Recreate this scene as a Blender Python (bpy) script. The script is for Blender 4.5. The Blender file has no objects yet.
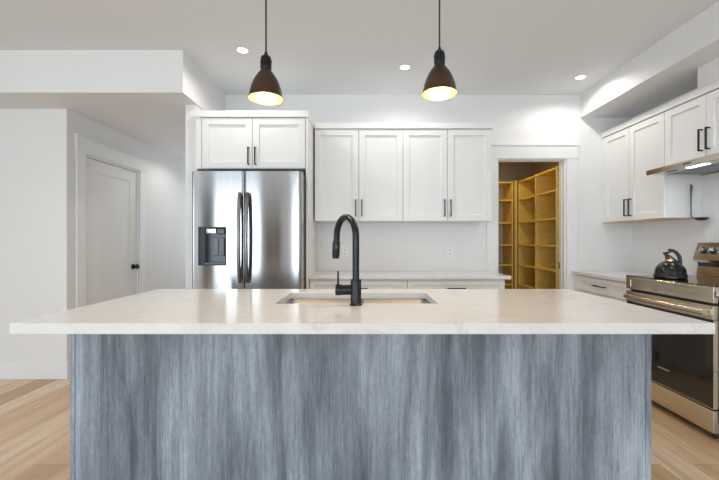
import bpy, bmesh, math, random
from mathutils import Vector, Matrix
random.seed(7)
PI = math.pi
S = bpy.context.scene
COL = S.collection

# ------------------------------------------------------------------ camera
cam_d = bpy.data.cameras.new('camera')
cam = bpy.data.objects.new('camera', cam_d); COL.objects.link(cam)
cam.location = (0, 0, 1.22); cam.rotation_euler = (PI/2, 0, 0)
cam_d.sensor_fit = 'HORIZONTAL'; cam_d.sensor_width = 36
cam_d.lens = 375/719*36
cam_d.shift_x = -4.0/719; cam_d.shift_y = 1.5/719
cam_d.clip_start = 0.02
S.camera = cam

# ------------------------------------------------------------------ world, light, exposure
S.view_settings.view_transform = 'Standard'; S.view_settings.look = 'None'
S.view_settings.gamma = 1; S.view_settings.exposure = -0.5
S.view_settings.use_curve_mapping = False
w = bpy.data.worlds.new('world'); S.world = w; w.use_nodes = True
bg = w.node_tree.nodes['Background']; bg.inputs[0].default_value = (0.80, 0.90, 1.0, 1); bg.inputs[1].default_value = 1.2
S.cycles.max_bounces = 10; S.cycles.diffuse_bounces = 6
S.cycles.sample_clamp_indirect = 6

def area(name, loc, rot, sx, sy, power, col):
    d = bpy.data.lights.new(name, 'AREA'); d.shape = 'RECTANGLE'; d.size = sx; d.size_y = sy
    d.energy = power; d.color = col
    o = bpy.data.objects.new(name, d); o.location = loc; o.rotation_euler = rot; COL.objects.link(o); return o
def point(name, loc, power, col, r=0.03):
    d = bpy.data.lights.new(name, 'POINT'); d.energy = power; d.color = col; d.shadow_soft_size = r
    o = bpy.data.objects.new(name, d); o.location = loc; COL.objects.link(o); return o
def spot(name, loc, power, col, ang=150, blend=0.6, r=0.04):
    d = bpy.data.lights.new(name, 'SPOT'); d.energy = power; d.color = col; d.spot_size = math.radians(ang); d.spot_blend = blend; d.shadow_soft_size = r
    o = bpy.data.objects.new(name, d); o.location = loc; COL.objects.link(o); return o

DAY = (0.80, 0.91, 1.0)
WARM = (1.0, 0.95, 0.89)
# daylight through the windows of the living side (behind the viewer)
WINS = [(-4.20, -2.93), (-1.88, -0.30), (0.60, 2.30)]
WP = [66, 86, 90]
for (a, b), p in zip(WINS, WP):
    area('window_daylight', ((a+b)/2, -4.42, 1.35), (PI/2, 0, 0), b-a-0.1, 1.95, p, DAY)
area('window_daylight', (-4.52, -1.0, 1.45), (PI/2, 0, -PI/2), 2.2, 1.6, 75, DAY)
area('hall_fill', (-2.075, 6.98, 1.5), (-PI/2, 0, 0), 0.73, 1.08, 14, DAY)  # cool fill added to brighten the hall, no known window there
SPOT_P = 27
CANS = [(-0.957, 2.967), (0.36, 3.256), (2.00, 3.454)]

# ------------------------------------------------------------------ mesh helpers
def wloc(o):
    v = Vector((0, 0, 0))
    while o is not None:
        v += o.location; o = o.parent
    return v
class MB:
    def __init__(s, M=None): s.bm = bmesh.new(); s.M = M
    def _v(s, p):
        p = Vector(p)
        return s.bm.verts.new(s.M @ p if s.M else p)
    def box(s, x0, x1, y0, y1, z0, z1):
        v = [s._v((x, y, z)) for x in (x0, x1) for y in (y0, y1) for z in (z0, z1)]
        for f in ((0,1,3,2), (4,6,7,5), (0,4,5,1), (2,3,7,6), (0,2,6,4), (1,5,7,3)):
            s.bm.faces.new([v[i] for i in f])
        return s
    def poly(s, pts, faces):
        v = [s._v(p) for p in pts]
        for f in faces: s.bm.faces.new([v[i] for i in f])
        return s
    def prism(s, prof, a0, a1, axis):
        """profile (p,q) extruded along axis: 'x' -> (y,z), 'y' -> (x,z), 'z' -> (x,y)"""
        def P(a, p, q): return {'x': (a, p, q), 'y': (p, a, q), 'z': (p, q, a)}[axis]
        n = len(prof)
        A = [s._v(P(a0, *p)) for p in prof]; B = [s._v(P(a1, *p)) for p in prof]
        s.bm.faces.new(A); s.bm.faces.new(B[::-1])
        for i in range(n): s.bm.faces.new([A[i], A[(i+1) % n], B[(i+1) % n], B[i]])
        return s
    def lathe(s, prof, cx, cy, n=40, z0=0.0, k_=1.0):
        """prof list of (r,z); closed at ends where r==0"""
        rings = []
        for r, z in [(q[0]*k_, q[1]*k_) for q in prof]:
            if r <= 1e-6: rings.append([s._v((cx, cy, z0+z))])
            else: rings.append([s._v((cx+r*math.cos(2*PI*k/n), cy+r*math.sin(2*PI*k/n), z0+z)) for k in range(n)])
        for a, b in zip(rings, rings[1:]):
            for k in range(n):
                k2 = (k+1) % n
                if len(a) == 1 and len(b) == 1: continue
                if len(a) == 1: s.bm.faces.new([a[0], b[k], b[k2]])
                elif len(b) == 1: s.bm.faces.new([a[k], b[0], a[k2]])
                else: s.bm.faces.new([a[k], b[k], b[k2], a[k2]])
        return s
    def tube(s, pts, rad, n=16, flat=1.0):
        pts = [Vector(p) for p in pts]
        if not hasattr(rad, '__len__'): rad = [rad]*len(pts)
        rings = []; up = None
        for i, p in enumerate(pts):
            t = (pts[min(i+1, len(pts)-1)] - pts[max(i-1, 0)]).normalized()
            if up is None:
                up = t.orthogonal().normalized()
            up = (up - t*up.dot(t)).normalized(); sd = t.cross(up)
            rings.append([s._v(p + rad[i]*(up*math.cos(2*PI*k/n)*flat + sd*math.sin(2*PI*k/n))) for k in range(n)])
        for a, b in zip(rings, rings[1:]):
            for k in range(n): s.bm.faces.new([a[k], a[(k+1) % n], b[(k+1) % n], b[k]])
        s.bm.faces.new(rings[0][::-1]); s.bm.faces.new(rings[-1])
        return s
    def build(s, name, mat, parent=None, bevel=0.0, smooth=False, seg=2, solid=0.0):
        bmesh.ops.recalc_face_normals(s.bm, faces=s.bm.faces)
        off = wloc(parent)
        bmesh.ops.translate(s.bm, verts=s.bm.verts, vec=-off)
        if smooth:
            for f in s.bm.faces: f.smooth = True
            for e in s.bm.edges:
                if len(e.link_faces) == 2 and e.calc_face_angle(0) > math.radians(38): e.smooth = False
        me = bpy.data.meshes.new(name); s.bm.to_mesh(me); s.bm.free()
        me.materials.append(mat)
        o = bpy.data.objects.new(name, me); COL.objects.link(o); o.parent = parent
        if solid:
            m = o.modifiers.new('solid', 'SOLIDIFY'); m.thickness = solid; m.offset = 0
        if bevel:
            m = o.modifiers.new('bevel', 'BEVEL'); m.width = bevel; m.segments = seg; m.limit_method = 'ANGLE'; m.angle_limit = math.radians(40)
            m.harden_normals = False
        return o
def empty(name, loc, label=None, cat=None, group=None):
    o = bpy.data.objects.new(name, None); o.location = loc; o.empty_display_size = 0.1; COL.objects.link(o)
    return tag(o, label, cat, group)
def tag(o, label=None, cat=None, group=None, kind=None):
    if label: o['label'] = label
    if cat: o['category'] = cat
    if group: o['group'] = group
    if kind: o['kind'] = kind
    return o
def struct(name, mb, mat, parent=None, bevel=0.0):
    o = mb.build(name, mat, parent, bevel)
    if parent is None: o['kind'] = 'structure'
    return o
def copy_tree(o, parent=None):
    c = o.copy(); COL.objects.link(c); c.parent = parent
    for ch in list(o.children): copy_tree(ch, c)
    return c
def rect_ring(mb, x0, x1, y0, y1, z0, z1, hx0, hx1, hy0, hy1):
    """slab with a rectangular hole"""
    xs = [x0, hx0, hx1, x1]; ys = [y0, hy0, hy1, y1]
    V = {}
    for k, z in enumerate((z0, z1)):
        for i, x in enumerate(xs):
            for j, y in enumerate(ys): V[i, j, k] = mb._v((x, y, z))
    for i in range(3):
        for j in range(3):
            if i == 1 and j == 1: continue
            for k in (0, 1):
                mb.bm.faces.new([V[i, j, k], V[i+1, j, k], V[i+1, j+1, k], V[i, j+1, k]])
    for i in range(3):
        for j in (0, 3): mb.bm.faces.new([V[i, j, 0], V[i+1, j, 0], V[i+1, j, 1], V[i, j, 1]])
        for j in (0, 3): mb.bm.faces.new([V[j, i, 0], V[j, i+1, 0], V[j, i+1, 1], V[j, i, 1]])
    for j in (1, 2):
        mb.bm.faces.new([V[1, j, 0], V[2, j, 0], V[2, j, 1], V[1, j, 1]])
        mb.bm.faces.new([V[j, 1, 0], V[j, 2, 0], V[j, 2, 1], V[j, 1, 1]])
    return mb

# ------------------------------------------------------------------ materials
def mat(name, col, rough=0.5, metal=0.0, spec=0.5, **kw):
    m = bpy.data.materials.new(name); m.use_nodes = True
    b = m.node_tree.nodes['Principled BSDF']
    b.inputs['Base Color'].default_value = (*col, 1); b.inputs['Roughness'].default_value = rough
    b.inputs['Metallic'].default_value = metal; b.inputs['Specular IOR Level'].default_value = spec
    for k, v in kw.items(): b.inputs[k.replace('_', ' ')].default_value = v
    return m
def nodes(m): return m.node_tree.nodes, m.node_tree.links, m.node_tree.nodes['Principled BSDF']
def mapping(m, scale, rot=(0, 0, 0)):
    N, L, b = nodes(m)
    tc = N.new('ShaderNodeTexCoord'); mp = N.new('ShaderNodeMapping')
    g = N.new('ShaderNodeNewGeometry')
    mp.inputs['Scale'].default_value = scale; mp.inputs['Rotation'].default_value = rot
    L.new(g.outputs['Position'], mp.inputs['Vector'])
    return mp
def noise(m, vec, scale, detail=4, rough=0.55, dist=0.0):
    N, L, b = nodes(m); n = N.new('ShaderNodeTexNoise')
    n.inputs['Scale'].default_value = scale; n.inputs['Detail'].default_value = detail; n.inputs['Roughness'].default_value = rough
    n.inputs['Distortion'].default_value = dist
    L.new(vec.outputs[0], n.inputs['Vector']); return n
def ramp(m, src, stops, out='Fac'):
    N, L, b = nodes(m); r = N.new('ShaderNodeValToRGB')
    e = r.color_ramp.elements
    while len(e) < len(stops): e.new(0.5)
    for i, (p, c) in enumerate(stops):
        e[i].position = p; e[i].color = (*c, 1) if len(c) == 3 else c
    L.new(src.outputs[out], r.inputs['Fac']); return r
def mix(m, mode, fac, a, b_):
    N, L, b = nodes(m); x = N.new('ShaderNodeMix'); x.data_type = 'RGBA'; x.blend_type = mode
    if hasattr(fac, 'outputs'): L.new(fac.outputs[0], x.inputs[0])
    else: x.inputs[0].default_value = fac
    for s, i in ((a, 6), (b_, 7)):
        if hasattr(s, 'outputs'): L.new(s.outputs[2] if s.bl_idname == 'ShaderNodeMix' else s.outputs['Color'], x.inputs[i])
        else: x.inputs[i].default_value = (*s, 1)
    return x
def bump(m, src, strength, dist=0.01, out=0):
    N, L, b = nodes(m); bp = N.new('ShaderNodeBump'); bp.inputs['Strength'].default_value = strength; bp.inputs['Distance'].default_value = dist
    L.new(src.outputs[out], bp.inputs['Height']); L.new(bp.outputs[0], b.inputs['Normal']); return bp

def paint(name, col, rough=0.6, bs=0.06):
    m = mat(name, col, rough, spec=0.3)
    mp = mapping(m, (1, 1, 1)); n = noise(m, mp, 220, 2); bump(m, n, bs, 0.002)
    n2 = noise(m, mp, 1.3, 3)
    c0 = tuple(c*0.985 for c in col); r = ramp(m, n2, [(0.35, c0), (0.65, col)])
    m.node_tree.links.new(r.outputs[0], m.node_tree.nodes['Principled BSDF'].inputs['Base Color'])
    return m
M_WALL = paint('wall_paint', (0.775, 0.775, 0.775))
M_CEIL = paint('ceiling_paint', (0.755, 0.78, 0.805), 0.8)
M_TRIM = paint('trim_paint', (0.80, 0.805, 0.815), 0.35, 0.02)
M_CAB = paint('cabinet_lacquer', (0.81, 0.81, 0.80), 0.3, 0.015)
M_DOORW = paint('door_paint', (0.78, 0.775, 0.75), 0.4, 0.02)
M_BLACK = mat('matte_black_metal', (0.020, 0.022, 0.027), 0.28, 0.6)
M_BLACKP = mat('black_plastic', (0.02, 0.02, 0.022), 0.35)
M_BURNER = mat('burner_ring_grey', (0.25, 0.25, 0.24), 0.7)  # plain grey of the cooktop burner rings
M_CORD = mat('black_cord', (0.015, 0.015, 0.015), 0.6)
M_PLY_EDGE = mat('cabinet_underside_maple', (0.62, 0.45, 0.25), 0.5)
M_CHROME = mat('chrome', (0.75, 0.75, 0.76), 0.1, 1.0)

def steel(name, col=(0.60, 0.60, 0.61), rough=0.22, grain='v', bmp=0.05):
    m = mat(name, col, rough, 1.0)
    sc = {'v': (240, 240, 2), 'h': (2, 2, 260), 'y': (260, 2, 260)}[grain]
    mp = mapping(m, sc); n = noise(m, mp, 1.0, 3, 0.6)
    N, L, b = nodes(m)
    r = ramp(m, n, [(0.3, tuple(c*0.9 for c in col)), (0.7, tuple(min(1, c*1.08) for c in col))])
    L.new(r.outputs[0], b.inputs['Base Color'])
    mr = N.new('ShaderNodeMapRange'); mr.inputs[3].default_value = rough*0.8; mr.inputs[4].default_value = rough*1.25
    L.new(n.outputs[0], mr.inputs[0]); L.new(mr.outputs[0], b.inputs['Roughness'])
    if bmp: bump(m, n, bmp, 0.001)
    return m
M_STEEL = steel('brushed_steel', (0.43, 0.44, 0.45), rough=0.13, bmp=0)
N, L, b = nodes(M_STEEL); tg = N.new('ShaderNodeTangent'); tg.direction_type = 'RADIAL'; tg.axis = 'Z'
b.inputs['Anisotropic'].default_value = 1.0; b.inputs['Anisotropic Rotation'].default_value = 0.25; L.new(tg.outputs[0], b.inputs['Tangent'])
M_STEEL2 = steel('range_steel', (0.66, 0.61, 0.52), 0.2, 'h')
M_SINK = steel('sink_steel', (0.30, 0.315, 0.34), 0.45, 'h')
M_HANDLE = steel('handle_steel', (0.22, 0.22, 0.22), 0.25, 'v')

# blue-grey vertical woodgrain laminate
M_LAM = mat('blue_grey_woodgrain', (0.3, 0.34, 0.4), 0.42, spec=0.35)
mp = mapping(M_LAM, (10.0, 10.0, 0.9)); mpf = mapping(M_LAM, (95, 95, 2.6)); mpw = mapping(M_LAM, (3.4, 3.4, 0.7))
n1 = noise(M_LAM, mp, 1.0, 5, 0.6, 0.5); n2 = noise(M_LAM, mpf, 1.0, 5, 0.7, 0.3); n3 = noise(M_LAM, mpw, 1.0, 3, 0.5, 0.3)
r1 = ramp(M_LAM, n1, [(0.32, (0.125, 0.15, 0.18)), (0.5, (0.265, 0.31, 0.36)), (0.68, (0.42, 0.48, 0.55))])
r2 = ramp(M_LAM, n2, [(0.36, (0.74, 0.74, 0.76)), (0.52, (0.98, 0.98, 0.98)), (0.68, (1.12, 1.12, 1.12))])
r3 = ramp(M_LAM, n3, [(0.36, (0.68, 0.69, 0.71)), (0.62, (1.12, 1.12, 1.12))])
mps = mapping(M_LAM, (190, 190, 22)); n4 = noise(M_LAM, mps, 1.0, 4, 0.7, 1.0)
r4 = ramp(M_LAM, n4, [(0.38, (0.80, 0.80, 0.81)), (0.5, (1, 1, 1)), (0.64, (1.16, 1.16, 1.16))])
r2 = mix(M_LAM, 'MULTIPLY', 1.0, r2, r4)
a = mix(M_LAM, 'MULTIPLY', 1.0, r1, r2); a2 = mix(M_LAM, 'MULTIPLY', 1.0, a, r3)
M_LAM.node_tree.links.new(a2.outputs[2], nodes(M_LAM)[2].inputs['Base Color']); bump(M_LAM, n2, 0.12, 0.001)

# veined white quartz
M_QZ = mat('white_quartz', (0.8, 0.79, 0.77), 0.16, spec=0.5)
mp = mapping(M_QZ, (1, 1, 1)); nv = noise(M_QZ, mp, 2.1, 8, 0.62, 1.4)
rv = ramp(M_QZ, nv, [(0.475, (0, 0, 0)), (0.497, (1, 1, 1)), (0.503, (1, 1, 1)), (0.525, (0, 0, 0))])
nm = noise(M_QZ, mp, 3.1, 3, 0.5); rm = ramp(M_QZ, nm, [(0.52, (0, 0, 0)), (0.68, (0.55, 0.55, 0.55))])
vm = mix(M_QZ, 'MULTIPLY', 1.0, rv, rm)
nb = noise(M_QZ, mp, 14, 4, 0.6); rb = ramp(M_QZ, nb, [(0.35, (0.69, 0.69, 0.69)), (0.65, (0.73, 0.73, 0.73))])
N, L, b = nodes(M_QZ); x = N.new('ShaderNodeMix'); x.data_type = 'RGBA'
L.new(vm.outputs[2], x.inputs[0]); L.new(rb.outputs[0], x.inputs[6]); x.inputs[7].default_value = (0.50, 0.475, 0.44, 1)
L.new(x.outputs[2], b.inputs['Base Color'])

# oak plank floor, boards running away from the viewer
M_FLOOR = mat('oak_plank_floor', (0.6, 0.42, 0.27), 0.33, spec=0.4)
N, L, b = nodes(M_FLOOR)
mp = mapping(M_FLOOR, (1, 1, 1), (0, 0, PI/2))
br = N.new('ShaderNodeTexBrick'); br.offset = 0.37; br.inputs['Scale'].default_value = 1.0
br.inputs['Brick Width'].default_value = 1.5; br.inputs['Row Height'].default_value = 0.18
br.inputs['Mortar Size'].default_value = 0.0012; br.inputs['Mortar Smooth'].default_value = 0.3
br.inputs['Color1'].default_value = (0.0, 0.0, 0.0, 1); br.inputs['Color2'].default_value = (1, 1, 1, 1); br.inputs['Mortar'].default_value = (0.3, 0.3, 0.3, 1)
L.new(mp.outputs[0], br.inputs['Vector'])
rbk = ramp(M_FLOOR, br, [(0.0, (0.50, 0.33, 0.19)), (0.5, (0.68, 0.47, 0.28)), (1.0, (0.78, 0.64, 0.50))], 'Color')
mg = mapping(M_FLOOR, (26, 1.3, 1)); ng = noise(M_FLOOR, mg, 1.0, 6, 0.62, 0.7)
rg = ramp(M_FLOOR, ng, [(0.32, (0.78, 0.74, 0.70)), (0.55, (1, 1, 1)), (0.75, (1.07, 1.07, 1.08))])
m1 = mix(M_FLOOR, 'MULTIPLY', 1.0, rbk, rg)
inv = ramp(M_FLOOR, br, [(0.0, (1, 1, 1)), (1.0, (0.55, 0.5, 0.45))], 'Fac')
m2 = mix(M_FLOOR, 'MULTIPLY', 1.0, m1, inv)
L.new(m2.outputs[2], b.inputs['Base Color']); bump(M_FLOOR, ng, 0.04, 0.001)

# birch / fir ply pantry shelving
M_PLY = mat('golden_plywood', (0.6, 0.4, 0.15), 0.5)
mp = mapping(M_PLY, (5, 5, 22)); n = noise(M_PLY, mp, 1.0, 4, 0.6, 1.0)
r = ramp(M_PLY, n, [(0.3, (0.66, 0.44, 0.10)), (0.7, (0.78, 0.56, 0.15))])
M_PLY.node_tree.links.new(r.outputs[0], nodes(M_PLY)[2].inputs['Base Color'])
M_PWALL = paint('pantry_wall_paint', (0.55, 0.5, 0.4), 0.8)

M_GLASSBLK = mat('black_oven_glass', (0.006, 0.006, 0.006), 0.03, IOR=1.6)
M_REFL_DOOR = mat('reflection_door_brown', (0.16, 0.10, 0.06), 0.5)
M_ENAMEL = mat('black_enamel', (0.010, 0.010, 0.012), 0.22, spec=0.45)
M_COPPER = mat('copper_band', (0.85, 0.45, 0.18), 0.25, 1.0)
M_DISP = mat('dispenser_grey', (0.11, 0.12, 0.14), 0.3, 0.4)
M_DISP2 = mat('dispenser_dark', (0.02, 0.022, 0.026), 0.15)
M_WHITEPL = mat('white_plastic', (0.80, 0.80, 0.79), 0.35)
M_BADGE = mat('silver_badge', (0.85, 0.86, 0.87), 0.25, 0.4)

def emis(name, col, st):
    m = bpy.data.materials.new(name); m.use_nodes = True; N = m.node_tree.nodes; N.clear()
    e = N.new('ShaderNodeEmission'); e.inputs[0].default_value = (*col, 1); e.inputs[1].default_value = st
    o = N.new('ShaderNodeOutputMaterial'); m.node_tree.links.new(e.outputs[0], o.inputs[0]); return m
M_LAMP = emis('downlight_diffuser', (1, 0.97, 0.92), 9)
M_BULB = emis('warm_bulb', (1.0, 0.80, 0.42), 12)
M_LED = emis('hood_led', (0.95, 0.98, 1.0), 6)

# ------------------------------------------------------------------ room shell
ZC = 2.735; YB = 3.87; XR = 2.77; XL = -4.6; YF = -4.5; TH = 0.11
struct('floor', MB().box(XL-0.2, XR+0.2, YF-0.2, 7.2, -0.1, 0), M_FLOOR)
struct('ceiling', MB().box(XL-0.2, XR+0.2, YF-0.2, 7.2, ZC, ZC+0.1), M_CEIL)
# back wall with pantry opening
PX0, PX1, PZ = 1.375, 2.09, 2.072
struct('wall_back', MB().box(-1.44, PX0, YB, YB+TH, 0, ZC).box(PX1, XR, YB, YB+TH, 0, ZC).box(PX0, PX1, YB, YB+TH, PZ, ZC), M_WALL)
struct('wall_right', MB().box(XR, XR+0.12, YF, 5.6, 0, ZC), M_WALL)
struct('wall_left', MB().box(XL-0.12, XL, YF, -2.15, 0, ZC).box(XL-0.12, XL, 0.15, 3.455, 0, ZC)
       .box(XL-0.12, XL, -2.15, 0.15, 0, 0.6).box(XL-0.12, XL, -2.15, 0.15, 2.3, ZC), M_WALL)
struct('wall_front_left', MB().box(XL, -2.64, 3.335, 3.455, 0, 2.4), M_WALL)
# hall wall with door opening
DY0, DY1, DZ = 3.548, 4.41, 2.05
HX = -2.64
struct('wall_hall_left', MB().box(HX-0.12, HX, 3.455, DY0, 0, 2.4).box(HX-0.12, HX, DY1, 7.0, 0, 2.4).box(HX-0.12, HX, DY0, DY1, DZ, 2.4), M_WALL)
struct('wall_hall_right', MB().box(-1.543, -1.44, 3.25, 7.0, 0, 2.4), M_WALL)
struct('wall_hall_end', MB().box(HX-0.12, -2.5, 7.0, 7.12, 0, 2.4).box(-1.65, -1.44, 7.0, 7.12, 0, 2.4).box(-2.5, -1.65, 7.0, 7.12, 0, 0.9).box(-2.5, -1.65, 7.0, 7.12, 2.1, 2.4), M_WALL)
struct('window_5', MB().box(-2.5, -2.44, 7.03, 7.09, 0.9, 2.1).box(-1.71, -1.65, 7.03, 7.09, 0.9, 2.1).box(-2.44, -1.71, 7.03, 7.09, 0.9, 0.96).box(-2.44, -1.71, 7.03, 7.09, 2.04, 2.1), M_TRIM)  # unseen frame, made up to go with the added hall fill
struct('ceiling_bulkhead', MB().box(XL, -1.43, 2.97, 7.12, 2.4, ZC), M_WALL)
struct('ceiling_soffit', MB().box(2.237, XR, YF, YB, 2.497, ZC), M_WALL)
struct('wall_duct_chase', MB().box(2.46, XR, 1.95, 2.762, 2.343, 2.497), M_WALL)
# rear wall with windows; unseen brown door and drape added to band fridge reflections
rw = MB(); xs = [XL] + [v for wv in WINS for v in wv] + [XR]
for i in range(0, len(xs), 2): rw.box(xs[i], xs[i+1], YF-0.12, YF, 0, ZC)
for a, b_ in WINS: rw.box(a, b_, YF-0.12, YF, 0, 0.3).box(a, b_, YF-0.12, YF, 2.4, ZC)
struct('wall_rear', rw, M_WALL)
for i, (a, b_) in enumerate(WINS):
    m = MB()
    for u0, u1, v0, v1 in ((a, a+0.06, 0.3, 2.4), (b_-0.06, b_, 0.3, 2.4), (a, b_, 0.3, 0.36), (a, b_, 2.34, 2.4), ((a+b_)/2-0.03, (a+b_)/2+0.03, 0.36, 2.34)):
        m.box(u0, u1, YF-0.09, YF-0.03, v0, v1)
    struct('window_%d' % (i+1), m, M_TRIM)
struct('reflection_door', MB().box(-2.92, -2.26, YF+0.001, YF+0.045, 0.005, 2.1), M_REFL_DOOR)  # unseen brown slab, added for the dark band in the fridge doors
struct('window_4', MB().box(XL-0.09, XL-0.03, -2.15, -2.09, 0.6, 2.3).box(XL-0.09, XL-0.03, 0.09, 0.15, 0.6, 2.3).box(XL-0.09, XL-0.03, -2.09, 0.09, 0.6, 0.66).box(XL-0.09, XL-0.03, -2.09, 0.09, 2.24, 2.3).box(XL-0.09, XL-0.03, -1.03, -0.97, 0.66, 2.24), M_TRIM)
tag(MB().prism([(-4.58, YF+0.02), (-4.55, YF+0.09), (-4.50, YF+0.02), (-4.46, YF+0.09), (-4.41, YF+0.02), (-4.36, YF+0.09), (-4.31, YF+0.02), (-4.26, YF+0.09), (-4.22, YF+0.02), (-4.22, YF+0.01), (-4.58, YF+0.01)], 0.02, 2.55, 'z').build('reflection_curtain', mat('reflection_charcoal', (0.06, 0.06, 0.065), 0.9)), 'unseen dark grey curtain drawn back beside the rear window', 'reflection_curtain')  # unseen dark drape, added to darken one band of the fridge reflection
# baseboards
struct('baseboard_left', MB().box(XL, -2.64, 3.32, 3.335, 0, 0.155).box(-2.64, -2.625, 3.32, 3.44, 0, 0.155), M_TRIM, bevel=0.003)
struct('baseboard_hall', MB().box(-2.64, -2.625, 4.53, 7.0, 0, 0.155).box(-1.558, -1.543, 3.25, 7.0, 0, 0.155), M_TRIM, bevel=0.003)

# hall door with casing
t1 = struct('trim_1', MB().box(HX, HX+0.018, DY0-0.112, DY0, 0, DZ).box(HX, HX+0.018, DY1, DY1+0.112, 0, DZ)
            .box(HX, HX+0.024, DY0-0.122, DY1+0.135, DZ, DZ+0.14).box(HX, HX+0.032, DY0-0.13, DY1+0.143, DZ+0.14, DZ+0.155), M_TRIM, bevel=0.002)
MB().box(HX-0.12, HX, DY0, DY0+0.018, 0, DZ).box(HX-0.12, HX, DY1-0.018, DY1, 0, DZ).box(HX-0.12, HX, DY0+0.018, DY1-0.018, DZ-0.018, DZ).build('jamb', M_TRIM, t1)
def panel_slab(mb, u0, u1, v0, v1, w0, w1, st, rail_t, rail_b, rec, led=0.0):
    """slab in local (u,v,w) with a recessed centre panel on the w1 side"""
    o = [(u0, v0), (u1, v0), (u1, v1), (u0, v1)]
    i = [(u0+st, v0+rail_b), (u1-st, v0+rail_b), (u1-st, v1-rail_t), (u0+st, v1-rail_t)]
    P = [(u, v, w0) for u, v in o] + [(u, v, w1) for u, v in o] + [(u, v, w1) for u, v in i] + [(u, v, w1-rec) for u, v in i]
    F = [(3, 2, 1, 0)]
    for k in range(4):
        k2 = (k+1) % 4
        F += [(k, k2, 4+k2, 4+k), (4+k, 4+k2, 8+k2, 8+k), (8+k, 8+k2, 12+k2, 12+k)]
    F.append((12, 13, 14, 15))
    mb.poly(P, F)
def frame_M(origin, facing):
    if facing == 'back': U, W = (1, 0, 0), (0, -1, 0)      # looks towards -Y
    elif facing == 'right': U, W = (0, -1, 0), (-1, 0, 0)  # looks towards -X
    elif facing == 'hall': U, W = (0, 1, 0), (1, 0, 0)     # looks towards +X
    elif facing == 'away': U, W = (-1, 0, 0), (0, 1, 0)
    return Matrix(((U[0], 0, W[0], origin[0]), (U[1], 0, W[1], origin[1]), (0, 1, 0, origin[2]), (0, 0, 0, 1)))
mb = MB(frame_M((HX-0.06, DY0+0.021, 0.008), 'hall'))
DW = DY1-DY0-0.042
panel_slab(mb, 0, DW, 0, DZ-0.03, 0, 0.04, 0.115, 0.125, 0.22, 0.008)
d1 = struct('door_1', mb, M_DOORW, bevel=0.0015)
for zh in (1.82, 1.08, 0.28):
    MB().box(HX-0.022, HX-0.008, DY0+0.012, DY0+0.030, zh-0.05, zh+0.05).build('hinge', M_BLACK, d1, 0.002)
kz, ky = 0.93, DY1-0.085
kn = MB(frame_M((HX-0.02, ky, kz), 'hall'))
def lathe_w(mb, prof, n=28):
    """profile (r, w) revolved about local w axis"""
    rings = []
    for r, w_ in prof:
        rings.append([mb._v((0, 0, w_))] if r < 1e-6 else [mb._v((r*math.cos(2*PI*k/n), r*math.sin(2*PI*k/n), w_)) for k in range(n)])
    for a, b in zip(rings, rings[1:]):
        for k in range(n):
            k2 = (k+1) % n
            if len(a) == 1: mb.bm.faces.new([a[0], b[k], b[k2]])
            elif len(b) == 1: mb.bm.faces.new([a[k], b[0], a[k2]])
            else: mb.bm.faces.new([a[k], b[k], b[k2], a[k2]])
lathe_w(kn, [(0, 0), (0.032, 0), (0.032, 0.008), (0.012, 0.010), (0.012, 0.035), (0.024, 0.040), (0.028, 0.052), (0.024, 0.063), (0, 0.066)])
kn.build('door_knob', M_BLACK, d1, smooth=True)
MB().box(HX-0.03, HX-0.006, DY1-0.024, DY1-0.017, kz-0.03, kz+0.03).build('latch_plate', M_BLACK, d1)

# pantry opening casing and jamb
c0 = 0.108
t2 = struct('trim_2', MB().box(PX0-c0, PX0, YB-0.018, YB, 0, PZ).box(PX1, PX1+c0, YB-0.018, YB, 0, PZ)
            .box(PX0-c0-0.01, PX1+c0+0.01, YB-0.022, YB, PZ, PZ+0.131).box(PX0-c0-0.02, PX1+c0+0.02, YB-0.032, YB, PZ+0.131, PZ+0.147), M_TRIM, bevel=0.002)
MB().box(PX0, PX0+0.018, YB, YB+TH, 0, PZ).box(PX1-0.018, PX1, YB, YB+TH, 0, PZ).box(PX0+0.018, PX1-0.018, YB, YB+TH, PZ-0.009, PZ).build('jamb', M_TRIM, t2)
MB().box(PX0+0.018, PX0+0.028, YB+0.045, YB+0.08, 0, PZ-0.009).box(PX1-0.024, PX1-0.018, YB+0.045, YB+0.08, 0, PZ-0.009).box(PX0+0.028, PX1-0.028, YB+0.045, YB+0.08, PZ-0.015, PZ-0.009).build('door_stop', M_TRIM, t2)
MB().box(PX1-0.0195, PX1-0.017, YB+0.085, YB+0.108, 0.93, 1.0).build('strike_plate', M_BLACK, t2)

# pantry room
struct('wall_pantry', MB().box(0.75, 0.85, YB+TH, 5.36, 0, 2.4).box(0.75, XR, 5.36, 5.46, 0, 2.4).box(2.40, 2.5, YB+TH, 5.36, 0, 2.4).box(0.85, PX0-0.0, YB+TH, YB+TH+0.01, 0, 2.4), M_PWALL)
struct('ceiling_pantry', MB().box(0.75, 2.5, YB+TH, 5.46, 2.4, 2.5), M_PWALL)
SZ = [0.36, 0.64, 0.903, 1.173, 1.469, 1.773, 2.012]
T = 0.019
pu = empty('pantry_shelving', (2.22, 4.49, 0), 'golden plywood shelving unit along the right pantry wall, seen side on', 'shelving unit')
for y in (4.02, 4.51, 5.01):
    MB().box(2.066, 2.398, y-T/2, y+T/2, 0, 2.03).build('upright', M_PLY, pu, 0.001)
for y0, y1 in ((4.02, 4.51), (4.51, 5.01)):
    for z in SZ: MB().box(2.066, 2.398, y0+T/2, y1-T/2, z-T/2+0.0, z+T/2).build('shelf', M_PLY, pu, 0.001)
pb = empty('pantry_shelving', (1.45, 5.18, 0), 'golden plywood shelving unit on the far pantry wall, facing the doorway', 'shelving unit')
for x in (0.86, 1.43, 2.0):
    MB().box(x-T/2, x+T/2, 5.03, 5.358, 0, 2.03).build('upright', M_PLY, pb, 0.001)
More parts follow.
